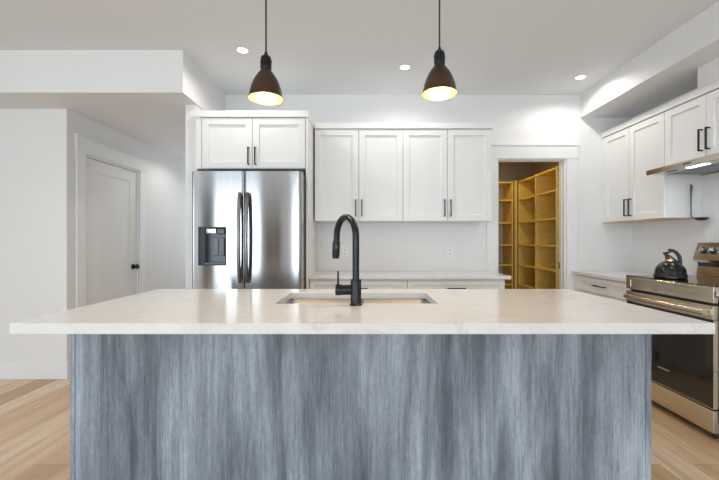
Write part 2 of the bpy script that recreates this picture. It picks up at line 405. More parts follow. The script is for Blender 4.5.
MB().box(2.012, 2.045, 4.985, 5.005, 0, 2.03).build('filler_strip', M_PLY, pb)
for x0, x1 in ((0.86, 1.43), (1.43, 2.0)):
    for z in SZ: MB().box(x0+T/2, x1-T/2, 5.03, 5.358, z-T/2, z+T/2).build('shelf', M_PLY, pb, 0.001)
pc = empty('ceiling_light', (1.55, 4.55, 2.4), 'small round downlight in the pantry ceiling', 'ceiling light')
MB().lathe([(0, 0), (0.05, 0), (0.05, -0.004), (0, -0.004)], 1.55, 4.55, 24, 2.399).build('diffuser', M_LAMP, pc)
spot('pantry_lamp', (1.55, 4.50, 2.385), 30, (1.0, 0.76, 0.32), 150, 0.35)

# ------------------------------------------------------------------ cabinet kit
def pull(parent, M, u, v, length=0.16, vertical=True):
    mb = MB(M); h = length/2; t = 0.005
    if vertical:
        mb.box(u-t, u+t, v-h, v+h, 0.024, 0.034)
        for s in (-1, 1): mb.box(u-t, u+t, v+s*(h-0.005)-t, v+s*(h-0.005)+t, 0, 0.026)
    else:
        mb.box(u-h, u+h, v-t, v+t, 0.024, 0.034)
        for s in (-1, 1): mb.box(u+s*(h-0.005)-t, u+s*(h-0.005)+t, v-t, v+t, 0, 0.026)
    return mb.build('handle', M_BLACK, parent, 0.0012)
def shaker(root, origin, facing, u0, u1, v0, v1, handle=None, name='door', st=0.057, hv=None, hl=0.16):
    g = 0.0024
    M = frame_M(origin, facing); mb = MB(M)
    panel_slab(mb, u0+g, u1-g, v0+g, v1-g, 0.001, 0.020, st, st, st, 0.012)
    d = mb.build(name, M_CAB, root, 0.0012)
    M2 = frame_M(tuple(Vector(origin) + (M.to_3x3() @ Vector((0, 0, 0.020)))), facing)
    if handle == 'l': pull(d, M2, u0+0.029, hv, hl)
    elif handle == 'r': pull(d, M2, u1-0.029, hv, hl)
    elif handle == 'c': pull(d, M2, (u0+u1)/2, hv, hl, False)
    return d

# back wall cabinets (two double units)
UY = 3.54
for i, (x0, x1, lab) in enumerate(((-0.462, 0.373, 'white shaker wall cabinet beside the fridge enclosure, left of the two over the back counter'),
                                   (0.373, 1.209, 'white shaker wall cabinet next to the pantry doorway casing, over the back counter'))):
    c = empty('wall_cabinet', ((x0+x1)/2, (UY+YB)/2, 1.413), lab, 'wall cabinet', 'wall cabinets over the back counter')
    MB().box(x0, x1, UY+0.020, YB-0.001, 1.413, 2.283).build('cabinet_body', M_CAB, c, 0.001)
    xm = (x0+x1)/2
    o = (0, UY+0.020, 0)
    shaker(c, o, 'back', x0, xm, 1.413, 2.281, 'r', hv=1.415+0.12)
    shaker(c, o, 'back', xm, x1, 1.413, 2.281, 'l', hv=1.415+0.12)
tag(MB().box(-0.462, 1.222, UY-0.012, YB-0.001, 2.284, 2.338).build('crown_strip', M_CAB, None, 0.002), 'white flat top strip running along the back wall cabinets', 'cabinet trim')

# fridge enclosure
FY = 3.21
c = empty('fridge_cabinet', (-0.94, 3.53, 1.845), 'white two-door shaker cabinet built in above the steel fridge', 'wall cabinet')
MB().box(-1.39, -0.495, FY+0.020, YB-0.001, 1.845, 2.283).build('cabinet_body', M_CAB, c, 0.001)
shaker(c, (0, FY+0.020, 0), 'back', -1.385, -0.952, 1.847, 2.281, 'r', hv=1.95, hl=0.15)
shaker(c, (0, FY+0.020, 0), 'back', -0.952, -0.497, 1.847, 2.281, 'l', hv=1.95, hl=0.15)
MB().box(-1.438, -1.389, FY+0.003, FY+0.05, 1.845, 2.283).build('filler_strip', M_CAB, c)
MB().box(-1.438, -0.470, FY-0.012, YB-0.001, 2.284, 2.338).build('crown_strip', M_CAB, c, 0.002)
tag(MB().box(-0.493, -0.4755, FY, YB-0.001, 0.0, 2.283).build('end_panel', M_CAB, None, 0.001), 'tall white end panel standing between the fridge and the back counter', 'cabinet panel')

# back base cabinets and counter
BY = 3.30
for i, (x0, x1, lab) in enumerate(((-0.474, 0.385, 'white shaker drawer base cabinet next to the fridge, under the back counter'),
                                   (0.385, 1.245, 'white shaker drawer base cabinet nearest the pantry doorway, under the back counter'))):
    c = empty('base_cabinet', ((x0+x1)/2, 3.56, 0), lab, 'base cabinet', 'base cabinets under the back counter')
    MB().box(x0, x1, BY+0.020, YB-0.001, 0.10, 0.889).build('cabinet_body', M_CAB, c, 0.001)
    MB().box(x0, x1, BY+0.08, YB-0.05, 0.0, 0.10).build('toe_kick', M_CAB, c)
    o = (0, BY+0.020, 0)
    shaker(c, o, 'back', x0, x1, 0.735, 0.882, 'c', 'drawer', 0.045, 0.81)
    shaker(c, o, 'back', x0, x1, 0.42, 0.733, 'c', 'drawer', 0.057, 0.60)
    shaker(c, o, 'back', x0, x1, 0.105, 0.418, 'c', 'drawer', 0.057, 0.29)
tag(MB().box(-0.474, 1.287, 3.262, YB-0.001, 0.890, 0.920).build('back_countertop', M_QZ, None, 0.002), 'white quartz countertop along the back wall, ending at the pantry doorway', 'countertop')

# outlets on the back wall
def outlet(x, z, lab):
    t = empty('wall_outlet', (x, YB, z), lab, 'outlet', 'outlets on the back wall')
    MB().box(x-0.035, x+0.035, YB-0.006, YB, z-0.057, z+0.057).build('cover_plate', M_WHITEPL, t, 0.002)
    for dz in (-0.02, 0.02):
        s = MB().box(x-0.017, x+0.017, YB-0.0085, YB-0.005, z+dz-0.014, z+dz+0.014).build('socket', M_TRIM, t, 0.002)
        MB().box(x-0.008, x-0.005, YB-0.0095, YB-0.008, z+dz-0.005, z+dz+0.005).box(x+0.005, x+0.008, YB-0.0095, YB-0.008, z+dz-0.005, z+dz+0.005).build('slot', M_BLACKP, s)
outlet(-0.19, 1.114, 'white duplex outlet seen just left of the tap on the back wall')
outlet(0.89, 1.114, 'white duplex outlet on the back wall under the right-hand wall cabinet')

# right-hand wall cabinets
RX = 2.460
c = empty('wall_cabinet', (2.6, 3.46, 1.413), 'white shaker corner wall cabinet on the right wall, beyond the range hood', 'wall cabinet')
MB().box(RX+0.020, XR-0.001, 3.068, YB-0.001, 1.417, 2.283).build('cabinet_body', M_CAB, c, 0.001)
MB().box(RX+0.003, XR-0.001, 3.068, YB-0.001, 1.411, 1.4168).build('underside', M_PLY_EDGE, c)
shaker(c, (RX+0.020, 0, 0), 'right', -(YB-0.03), -3.472, 1.413, 2.281, 'r', hv=1.535)
shaker(c, (RX+0.020, 0, 0), 'right', -3.472, -3.068, 1.413, 2.281, 'l', hv=1.535)
MB().box(RX+0.002, RX+0.02, YB-0.03, YB-0.001, 1.413, 2.283).build('filler_strip', M_CAB, c)
c = empty('wall_cabinet', (2.6, 2.683, 1.83), 'white shaker wall cabinet directly above the range hood', 'wall cabinet')
MB().box(RX+0.020, XR-0.001, 2.31, 3.066, 1.835, 2.283).build('cabinet_body', M_CAB, c, 0.001)
shaker(c, (RX+0.020, 0, 0), 'right', -3.066, -2.693, 1.833, 2.281, 'r', hv=1.955)
shaker(c, (RX+0.020, 0, 0), 'right', -2.693, -2.31, 1.833, 2.281, 'l', hv=1.955)
c = empty('wall_cabinet', (2.6, 1.9, 1.413), 'white shaker wall cabinet on the right wall, on the near side of the range hood', 'wall cabinet')
MB().box(RX+0.020, XR-0.001, 1.50, 2.308, 1.413, 2.283).build('cabinet_body', M_CAB, c, 0.001)
shaker(c, (RX+0.020, 0, 0), 'right', -2.308, -1.904, 1.413, 2.281, 'r', hv=1.535)
shaker(c, (RX+0.020, 0, 0), 'right', -1.904, -1.50, 1.413, 2.281, 'l', hv=1.535)
tag(MB().box(RX-0.012, XR-0.001, 1.50, YB-0.001, 2.284, 2.338).build('crown_strip', M_CAB, None, 0.002), 'white flat top strip running along the right-hand wall cabinets', 'cabinet trim')

# right-hand base cabinets and counters
BX = 2.16
def base_right(y0, y1, lab, split=None):
    c = empty('base_cabinet', (2.46, (y0+y1)/2, 0), lab, 'base cabinet')
    MB().box(BX+0.020, XR-0.001, y0, y1, 0.10, 0.889).build('cabinet_body', M_CAB, c, 0.001)
    MB().box(BX+0.08, XR-0.05, y0, y1, 0, 0.10).build('toe_kick', M_CAB, c)
    ye = y1-0.075 if split else y1
    if split: MB().box(BX+0.002, BX+0.02, ye, y1, 0.10, 0.889).build('filler_strip', M_CAB, c)
    o = (BX+0.020, 0, 0)
    shaker(c, o, 'right', -ye, -y0, 0.735, 0.882, 'c', 'drawer', 0.045, 0.81)
    shaker(c, o, 'right', -ye, -y0, 0.42, 0.733, 'c', 'drawer', 0.057, 0.60)
    shaker(c, o, 'right', -ye, -y0, 0.105, 0.418, 'c', 'drawer', 0.057, 0.29)
base_right(3.04, YB-0.001, 'white shaker drawer base cabinet in the corner beyond the range', True)
base_right(1.20, 2.262, 'white base cabinet on the near side of the range')
tag(MB().box(2.13, XR-0.001, 3.035, YB-0.001, 0.890, 0.920).build('corner_countertop', M_QZ, None, 0.002), 'short white quartz countertop in the corner beyond the range', 'countertop')
tag(MB().box(2.13, XR-0.001, 1.20, 2.266, 0.890, 0.920).build('near_countertop', M_QZ, None, 0.002), 'white quartz countertop on the near side of the range', 'countertop')

# ------------------------------------------------------------------ text
def text_mesh(name, body, size, M, mat_, parent, extrude=0.0006):
    cu = bpy.data.curves.new('t', 'FONT'); cu.body = body; cu.size = size; cu.extrude = extrude; cu.align_x = 'CENTER'; cu.align_y = 'CENTER'
    cu.space_character = 1.1; cu.resolution_u = 3
    to = bpy.data.objects.new('t', cu); COL.objects.link(to)
    dg = bpy.context.evaluated_depsgraph_get(); dg.update()
    me = bpy.data.meshes.new_from_object(to.evaluated_get(dg))
    bpy.data.objects.remove(to)
    me.transform(Matrix.Translation(-wloc(parent)) @ M)
    me.materials.clear(); me.materials.append(mat_); me.name = name
    o = bpy.data.objects.new(name, me); COL.objects.link(o); o.parent = parent
    return o

# ------------------------------------------------------------------ fridge
FX0, FX1, FZ, FD = -1.380, -0.468-0.035, 1.784, 3.0
FX1 = -0.495
fr = empty('refrigerator', ((FX0+FX1)/2, 3.4, 0), 'stainless steel french-door refrigerator with a water dispenser in its left door', 'refrigerator')
MB().box(FX0+0.006, FX1-0.004, FD+0.095, YB-0.04, 0.03, 1.765).build('cabinet_body', M_BLACKP, fr, 0.004)
FXM = -0.951
def curved_door(x0, x1, z0, z1, rl, rr, bow=0.0015, hole=None):
    """door with a gently bowed front, rounded vertical edges; returns MB"""
    mb = MB(); n = 22; yb = FD+0.09
    prof = []
    for k in range(n+1):
        t = k/n; x = x0+(x1-x0)*t
        y = FD - bow*(1-(2*t-1)**2) + bow
        dl, dr = x-x0, x1-x
        if dl < rl: y += rl - math.sqrt(max(0, rl*rl-(rl-dl)**2))
        if dr < rr: y += rr - math.sqrt(max(0, rr*rr-(rr-dr)**2))
        prof.append((x, y))
    # denser samples at the rounded ends
    def arc(xc, r, left):
        out = []
        for a in range(0, 8):
            th = a/7*PI/2
            out.append((x0+r-r*math.cos(th), None, r-r*math.sin(th)) if left else (x1-r+r*math.sin(th), None, r-r*math.cos(th)))
        return out
    P = []
    for x, _, dy in arc(x0, rl, True):
        t = (x-x0)/(x1-x0); P.append((x, FD+bow-bow*(1-(2*t-1)**2)+dy))
    for k in range(1, n):
        x = x0+rl+(x1-x0-rl-rr)*k/n; t = (x-x0)/(x1-x0); P.append((x, FD+bow-bow*(1-(2*t-1)**2)))
    for x, _, dy in arc(x1, rr, False):
        t = (x-x0)/(x1-x0); P.append((x, FD+bow-bow*(1-(2*t-1)**2)+dy))
    P = P + [(x1, yb), (x0, yb)]
    mb.prism(P, z0, z1, 'z')
    return mb
# dispenser opening: x 198..226.5 px, z 1.028..1.336
DX0, DX1, DZ0, DZ1 = -1.322, -1.098, 1.028, 1.338
ld = curved_door(FX0, FXM-0.003, 0.70, FZ, 0.022, 0.006).build('door', M_STEEL, fr, smooth=True)
rd = curved_door(FXM+0.003, FX1, 0.70, FZ, 0.006, 0.030).build('door', M_STEEL, fr, smooth=True)
curved_door(FX0, FX1, 0.06, 0.692, 0.022, 0.030).build('freezer_drawer', M_STEEL, fr, smooth=True)
# cut the dispenser niche
cut = MB().box(DX0+0.006, DX1-0.006, FD-0.05, FD+0.075, DZ0+0.006, DZ1-0.006).build('niche_cut', M_DISP2, None)
bm_ = ld.modifiers.new('niche', 'BOOLEAN'); bm_.object = cut; bm_.solver = 'EXACT'
dg = bpy.context.evaluated_depsgraph_get(); dg.update()
cut.parent = None; 
dg = bpy.context.evaluated_depsgraph_get()
me = bpy.data.meshes.new_from_object(ld.evaluated_get(dg)); ld.modifiers.clear(); ld.data = me
bpy.data.objects.remove(cut)
fy = FD-0.004
dp = MB().box(DX0, DX0+0.008, fy, FD+0.05, DZ0, DZ1).box(DX1-0.008, DX1, fy, FD+0.05, DZ0, DZ1).box(DX0+0.008, DX1-0.008, fy, FD+0.05, DZ1-0.010, DZ1).box(DX0+0.008, DX1-0.008, fy, FD+0.05, DZ0, DZ0+0.010)
dp = dp.build('water_dispenser', M_BLACKP, ld, 0.001)
# structure of dispenser
def sub(name, mb, m, bevel=0.001): return mb.build(name, m, ld, bevel)
sub('dispenser_back', MB().box(DX0+0.008, DX1-0.008, FD+0.064, FD+0.074, DZ0+0.008, DZ1-0.008), M_DISP)
sub('control_strip', MB().box(DX0+0.008, DX0+0.052, FD+0.0, FD+0.06, DZ0+0.010, DZ1-0.010), M_DISP2)
sub('nozzle_housing', MB().box(DX0+0.056, DX0+0.136, FD+0.004, FD+0.06, DZ1-0.055, DZ1-0.012), M_CHROME, 0.006)
sub('nozzle', MB().box(DX0+0.142, DX1-0.02, FD+0.012, FD+0.06, DZ1-0.06, DZ1-0.012), M_DISP2, 0.006)
sub('paddle', MB().box(DX0+0.105, DX1-0.035, FD+0.045, FD+0.060, DZ0+0.075, DZ1-0.085), M_DISP2, 0.003)
sub('paddle_plate', MB().box(DX0+0.107, DX0+0.143, FD+0.038, FD+0.046, DZ0+0.08, DZ1-0.09), M_DISP, 0.002)
sub('drip_tray', MB().box(DX0+0.052, DX1-0.01, FD+0.002, FD+0.062, DZ0+0.010, DZ0+0.022), M_DISP)
for s, dd in ((-1, ld), (1, rd)):
    hx = FXM+s*0.030
    pts = []
    for k in range(25):
        t = k/24; z = 0.90+(1.60-0.90)*t
        pts.append((hx, FD-0.022-0.040*math.sin(PI*t)**0.6, z))
    mb = MB(); 
    mb.tube([(hx, FD+0.004, 0.905)]+pts+[(hx, FD+0.004, 1.595)], 0.0145, 14, 1.0)
    mb.build('handle', M_HANDLE, dd, smooth=True)
text_mesh('brand_lettering', 'SAMSUNG', 0.0165, Matrix(((1.25, 0, 0, -0.584), (0, 0, -1, FD+0.0035), (0, 1, 0, 1.745), (0, 0, 0, 1))), M_BADGE, rd, 0.003)
for x in (FX0+0.08, FX1-0.08):
    for y in (3.2, 3.75): MB().lathe([(0, 0), (0.02, 0), (0.02, 0.035), (0, 0.035)], x, y, 16, 0.0).build('foot', M_BLACKP, fr)

# ------------------------------------------------------------------ range
GY0, GY1, GX = 2.272, 3.028, 2.12
rg_ = empty('electric_range', (2.45, 2.65, 0), 'stainless steel electric range with black glass oven door, set in the right-hand counter run', 'range')
MB().box(GX+0.045, XR-0.03, GY0, GY1, 0.045, 0.941).build('body', M_BLACKP, rg_, 0.002)
MB().box(GX+0.002, XR-0.10, GY0-0.002, GY1+0.002, 0.9415, 0.950).build('cooktop', M_GLASSBLK, rg_, 0.002)
for bx, by, br_ in ((2.30, 2.46, 0.105), (2.30, 2.85, 0.085), (2.56, 2.46, 0.075), (2.56, 2.85, 0.105)):
    n = 48; mb = MB()
    a = [mb._v((bx+br_*math.cos(2*PI*k/n), by+br_*math.sin(2*PI*k/n), 0.9506)) for k in range(n)]
    c_ = [mb._v((bx+(br_-0.003)*math.cos(2*PI*k/n), by+(br_-0.003)*math.sin(2*PI*k/n), 0.9506)) for k in range(n)]
    for k in range(n): mb.bm.faces.new([a[k], a[(k+1) % n], c_[(k+1) % n], c_[k]])
    mb.build('burner_ring', M_BURNER, rg_)
# front fascia with recessed panel
mb = MB(frame_M((GX+0.04, 0, 0), 'right'))
panel_slab(mb, -GY1, -GY0, 0.845, 0.943, 0, 0.040, 0.05, 0.022, 0.018, 0.004)
mb.build('front_fascia', M_STEEL2, rg_, 0.002)
# oven door
dr = MB(frame_M((GX+0.044, 0, 0), 'right'))
dr.box(-GY1+0.002, -GY0-0.002, 0.205, 0.742, 0, 0.040)
dr = dr.build('oven_door', M_GLASSBLK, rg_, 0.003)
MB().box(GX-0.001, GX+0.044, GY0+0.002, GY1-0.002, 0.743, 0.828).build('door_top_band', M_STEEL2, dr, 0.003)
MB().box(GX+0.001, GX+0.044, GY0+0.0005, GY0+0.0018, 0.205, 0.742).build('side_trim', M_STEEL2, dr)
MB().box(GX-0.002, GX+0.044, GY0+0.002, GY1-0.002, 0.200, 0.2045).build('bottom_trim', M_STEEL2, dr)
pts = [(GX+0.01, GY0+0.045, 0.792), (GX-0.035, GY0+0.045, 0.792), (GX-0.045, GY0+0.055, 0.792), (GX-0.050, (GY0+GY1)/2, 0.792), (GX-0.045, GY1-0.055, 0.792), (GX-0.035, GY1-0.045, 0.792), (GX+0.01, GY1-0.045, 0.792)]
MB().tube([(GX-0.024, GY0+0.03, 0.786), (GX-0.027, GY0+0.2, 0.786), (GX-0.028, 2.65, 0.786), (GX-0.027, GY1-0.2, 0.786), (GX-0.024, GY1-0.03, 0.786)], 0.019, 20).box(GX-0.022, GX+0.002, GY0+0.035, GY0+0.075, 0.771, 0.801).box(GX-0.022, GX+0.002, GY1-0.075, GY1-0.035, 0.771, 0.801).build('handle', M_STEEL2, dr, smooth=True)
text_mesh('brand_lettering', 'SAMSUNG', 0.0165, Matrix(((0, 0, -1, GX+0.004), (-1.25, 0, 0, 2.655), (0, 1, 0, 0.318), (0, 0, 0, 1))), M_BADGE, dr, 0.001)
dw = MB().box(GX+0.001, GX+0.044, GY0+0.002, GY1-0.002, 0.052, 0.190).build('storage_drawer', M_STEEL2, rg_, 0.003)
for y in (GY0+0.06, GY1-0.06):
    for x in (GX+0.08, XR-0.1): MB().lathe([(0, 0), (0.022, 0), (0.018, 0.046), (0, 0.046)], x, y, 16).build('foot', M_BLACKP, rg_)
# back console
bc = MB(); bc.prism([(2.655, 1.075), (2.678, 1.055), (2.72, 1.055), (2.72, 1.212), (2.697, 1.212)], GY0, GY1, 'y')
bc = bc.build('control_console', M_STEEL2, rg_, 0.003)
MB().prism([(2.685, 1.0545), (2.694, 1.025), (2.72, 1.025), (2.72, 1.0545)], GY0+0.01, GY1-0.01, 'y').build('vent_slot', M_BLACKP, rg_)
MB().prism([(2.685, 0.951), (2.697, 1.0245), (2.739, 1.0245), (2.739, 0.951)], GY0, GY1, 'y').build('back_riser', M_STEEL2, rg_, 0.002)
MB().box(2.7205, 2.739, GY0+0.01, GY1-0.01, 1.025, 1.20).build('console_back', M_BLACKP, rg_)
# tilt frame of the console face
nx = Vector((-(1.212-1.075), 0, 0.042)).normalized()
def face_M(y, z):
    t = (z-1.075)/(1.212-1.075); p = Vector((2.655+0.042*t, y, z))
    U = Vector((0, -1, 0)); V = nx.cross(U)
    return Matrix(((U.x, V.x, nx.x, p.x), (U.y, V.y, nx.y, p.y), (U.z, V.z, nx.z, p.z), (0, 0, 0, 1)))
for y in (2.955, 2.872, 2.43, 2.345):
    mb = MB(face_M(y, 1.15)); lathe_w(mb, [(0.027, 0), (0.027, 0.012), (0.022, 0.016), (0.020, 0.018)]); 
    kb = mb.build('control_knob', M_BLACKP, bc, smooth=True)
    mb = MB(face_M(y, 1.15)); lathe_w(mb, [(0.0205, 0.012), (0.0195, 0.034), (0.017, 0.036), (0, 0.036)]); mb.box(-0.003, 0.003, -0.019, 0.019, 0.034, 0.042)
    mb.build('knob_cap', M_CHROME, bc, smooth=True)
mb = MB(face_M(2.65, 1.145)); mb.box(-0.15, 0.15, -0.045, 0.045, 0, 0.002); mb.build('display_panel', M_DISP2, bc)

# ------------------------------------------------------------------ hood
hd = empty('range_hood', (2.54, 2.68, 1.757), 'slim stainless steel under-cabinet range hood above the range, its light on', 'range hood')
HY0, HY1 = 2.312, 3.064
mb = MB(); mb.prism([(2.31, 1.757), (2.31, 1.797), (2.44, 1.832), (2.769, 1.832), (2.769, 1.757), (2.755, 1.757), (2.755, 1.772), (2.325, 1.772), (2.325, 1.757)], HY0, HY1, 'y')
mb.build('hood_shell', M_STEEL2, hd, 0.001)
MB().box(2.46, 2.74, HY0+0.03, HY1-0.03, 1.763, 1.7715).build('filter', M_SINK, hd, 0.001)
MB().box(2.345, 2.44, HY0+0.02, HY1-0.02, 1.761, 1.7715).build('light_panel', M_STEEL2, hd)
MB().box(2.365, 2.410, 2.60, 2.755, 1.7585, 1.7605).build('light_strip', M_LED, hd)
MB().box(2.365, 2.385, 2.84, 2.93, 1.7585, 1.7605).build('vent_tab', M_BLACKP, hd)
mb = MB()
for k in range(4): mb.box(2.3075, 2.3105, 2.648+k*0.018, 2.660+k*0.018, 1.773, 1.782)
mb.build('control_button', M_BLACKP, hd)
area('hood_light', (2.39, 2.68, 1.755), (0, 0, 0), 0.03, 0.14, 1.6, (0.9, 0.96, 1.0))

# ------------------------------------------------------------------ ladle on the side of the corner cabinet
ld_ = empty('ladle', (2.664, 3.05, 1.40), 'long-handled grey metal ladle hanging on the side of the cabinet by the range hood', 'ladle')
MB().tube([(2.664, 3.050, 1.685), (2.664, 3.046, 1.665), (2.664, 3.050, 1.60), (2.664, 3.050, 1.50), (2.662, 3.046, 1.425), (2.668, 3.03, 1.410)], [0.005, 0.009, 0.006, 0.004, 0.004, 0.004], 12).build('handle', M_DISP, ld_, smooth=True)
mb = MB(); mb.lathe([(0.047, 0.0), (0.042, -0.012), (0.028, -0.022), (0, -0.026), (0, -0.023), (0.027, -0.019), (0.040, -0.011), (0.045, 0.0), (0.047, 0.0)], 2.708, 3.005, 28, 1.412)
mb.build('bowl', M_BLACKP, ld_, smooth=True)

# ------------------------------------------------------------------ kettle
kx, ky_, kz0 = 2.262, 2.765, 0.9515
kt = empty('tea_kettle', (kx, ky_, kz0), 'black enamel whistling tea kettle standing on the range cooktop', 'kettle')
MB().lathe([(r*0.86, z*0.93) for r, z in [(0, 0), (0.112, 0), (0.118, 0.006), (0.118, 0.022), (0.112, 0.030), (0.111, 0.045), (0.103, 0.075), (0.085, 0.102), (0.060, 0.122), (0.036, 0.132), (0.033, 0.136), (0, 0.136)]], kx, ky_, 48, kz0).build('body', M_ENAMEL, kt, smooth=True)
MB().lathe([(0.026, 0.123), (0.030, 0.125), (0.030, 0.136), (0.026, 0.138), (0, 0.138)], kx-0.005, ky_, 36, kz0).build('neck_band', M_COPPER, kt, smooth=True)
U = Vector((math.cos(-0.35), math.sin(-0.35), 0))
def kp(u, z): return (kx+U.x*u*0.86, ky_+U.y*u*0.86, kz0+z*0.92)
pts = [kp(0.068, 0.100), kp(0.070, 0.135), kp(0.062, 0.175), kp(0.043, 0.203), kp(0.015, 0.222), kp(-0.015, 0.226)]
MB().tube(pts, [0.012, 0.012, 0.013, 0.012, 0.010, 0.008], 14).build('handle', M_BLACKP, kt, smooth=True)
MB().tube([kp(-0.015, 0.146), kp(-0.022, 0.17), kp(-0.03, 0.192)], [0.016, 0.013, 0.012], 14).tube([kp(-0.05, 0.196), kp(-0.03, 0.199), kp(0.0, 0.21), kp(0.02, 0.222)], [0.010, 0.009, 0.006, 0.006], 12).tube([kp(-0.028, 0.19), kp(0.0, 0.175), kp(0.03, 0.15), kp(0.055, 0.128)], 0.005, 10).build('spout_lever', M_BLACKP, kt, smooth=True)

# ------------------------------------------------------------------ island
IZ0, IZ1 = 0.880, 0.920
IX0, IX1, IY0, IY1 = -1.298, 1.290, 1.373, 2.372
HX0, HX1, HY0_, HY1_ = -0.430, 0.365, 1.815, 2.215
mb = MB(); rect_ring(mb, IX0, IX1, IY0, IY1, IZ0, IZ1, HX0, HX1, HY0_, HY1_)
tag(mb.build('island_countertop', M_QZ, None, 0.003), 'large veined white quartz countertop of the kitchen island, sink cut into it', 'countertop')
PF = 1.642
isl = empty('kitchen_island', (0, 2.0, 0), 'long kitchen island base clad in blue-grey vertical woodgrain laminate', 'kitchen island')
MB().box(-1.262, 1.235, PF, PF+0.018, 0.0, IZ0-0.001).build('front_panel', M_LAM, isl, 0.0008)
MB().box(1.2365, 1.259, PF-0.002, IY1-0.05, 0.0, IZ0-0.001).build('end_panel', M_LAM, isl, 0.001)
MB().box(-1.283, -1.2635, PF-0.002, IY1-0.05, 0.0, IZ0-0.001).build('end_panel', M_LAM, isl, 0.001)
# carcass around the sink bay, open over the bowls
MB().box(-1.256, -0.47, PF+0.019, IY1-0.072, 0.1, IZ0-0.001).box(0.41, 1.216, PF+0.019, IY1-0.072, 0.1, IZ0-0.001).box(-0.469, 0.409, PF+0.019, IY1-0.072, 0.1, 0.60).build('cabinet_body', M_CAB, isl)
MB().box(-1.256, 1.216, PF+0.019, IY1-0.14, 0.0, 0.0995).build('toe_kick', M_LAM, isl)
xs = [-1.256, -0.47, 0.41, 1.216]
for i in range(3):
    o = (0, IY1-0.071, 0)
    if i == 1:
        shaker(isl, o, 'away', -xs[2], -(xs[1]+xs[2])/2, 0.105, 0.877, 'r', hv=0.76); shaker(isl, o, 'away', -(xs[1]+xs[2])/2, -xs[1], 0.105, 0.877, 'l', hv=0.76)
    else:
        for v0, v1 in ((0.105, 0.418), (0.42, 0.733), (0.735, 0.877)):
            shaker(isl, o, 'away', -xs[i+1], -xs[i], v0, v1, 'c', 'drawer', 0.05, (v0+v1)/2)

# sink
sk = empty('kitchen_sink', (-0.03, 2.015, 0.70), 'stainless steel double-bowl undermount sink set into the island countertop', 'sink')
def bowl(x0, x1, y0, y1, z0, z1):
    mb = MB(); r = 0.03
    def rr(x0, x1, y0, y1, z, r):
        out = []
        for cx, cy, a0 in ((x1-r, y1-r, 0), (x0+r, y1-r, 90), (x0+r, y0+r, 180), (x1-r, y0+r, 270)):
            for k in range(6):
                a = math.radians(a0+k*18); out.append(mb._v((cx+r*math.cos(a), cy+r*math.sin(a), z)))
        return out
    R = [rr(x0, x1, y0, y1, z1, r), rr(x0+0.004, x1-0.004, y0+0.004, y1-0.004, z0+0.025, r), rr(x0+0.012, x1-0.012, y0+0.012, y1-0.012, z0+0.006, r), rr(x0+0.03, x1-0.03, y0+0.03, y1-0.03, z0, r)]
    for a, b in zip(R, R[1:]):
        n = len(a)
        for k in range(n): mb.bm.faces.new([a[k], a[(k+1) % n], b[(k+1) % n], b[k]])
    mb.bm.faces.new(R[-1])
    o = mb.build('bowl', M_SINK, sk, smooth=True, solid=0.0015); return o
by0, by1 = HY0_+0.001, HY1_-0.001
bowl(HX0+0.002, -0.052, by0, by1, 0.66, 0.8792); bowl(-0.018, HX1-0.002, by0, by1, 0.66, 0.8792)
MB().box(-0.051, -0.019, by0+0.005, by1-0.005, 0.855, 0.874).build('divider', M_SINK, sk, 0.004)
for x in (-0.24, 0.17):
    MB().lathe([(0.0, 0.002), (0.03, 0.002), (0.045, 0.004), (0.045, 0.0), (0, 0.0)], x, 2.03, 28, 0.6615).build('drain', M_CHROME, sk, smooth=True)

# faucet
fx, fy_ = -0.036, 1.770
fc = empty('kitchen_faucet', (fx, fy_, IZ1), 'matte black pull-down gooseneck tap standing in front of the island sink', 'faucet')
MB().lathe([(0, 0), (0.029, 0), (0.029, 0.006), (0.0255, 0.009), (0.0255, 0.118), (0.024, 0.122), (0.0, 0.122)], fx, fy_, 36, IZ1).build('base', M_BLACK, fc, smooth=True)
# gooseneck in the plane towards the sink and left
D = Vector((-0.102, 0.165, 0)); R = D.length/2; D.normalize()
zt = 0.325
pts = [(fx, fy_, IZ1+0.115), (fx, fy_, IZ1+0.22)]
for k in range(0, 25):
    a = PI - PI*k/24*1.0
    pts.append((fx+D.x*(R+R*math.cos(a)), fy_+D.y*(R+R*math.cos(a)), IZ1+zt+R*0.98*math.sin(a)))
ex, ey = fx+D.x*2*R, fy_+D.y*2*R
pts += [(ex+D.x*0.003, ey+D.y*0.003, IZ1+0.300)]
MB().tube(pts, 0.0165, 20).build('gooseneck', M_BLACK, fc, smooth=True)
sh = MB().tube([(ex+D.x*0.003, ey+D.y*0.003, IZ1+0.302), (ex+D.x*0.005, ey+D.y*0.005, IZ1+0.292), (ex+D.x*0.010, ey+D.y*0.010, IZ1+0.235), (ex+D.x*0.012, ey+D.y*0.012, IZ1+0.213)], [0.019, 0.020, 0.0195, 0.0175], 24).build('spray_head', M_BLACK, fc, smooth=True)
MB().box(ex-0.007, ex+0.007, ey-0.0205, ey-0.012, IZ1+0.26, IZ1+0.285).build('spray_button', M_BLACKP, sh, 0.002)
MB().tube([(fx-0.02, fy_, IZ1+0.072), (fx-0.066, fy_, IZ1+0.072)], 0.024, 28).tube([(fx-0.067, fy_, IZ1+0.072), (fx-0.095, fy_, IZ1+0.072)], 0.026, 28).build('lever_hub', M_BLACK, fc, smooth=True)
MB().tube([(fx-0.084, fy_, IZ1+0.09), (fx-0.084, fy_, IZ1+0.160)], [0.006, 0.0045], 12).build('lever', M_BLACK, fc, smooth=True)

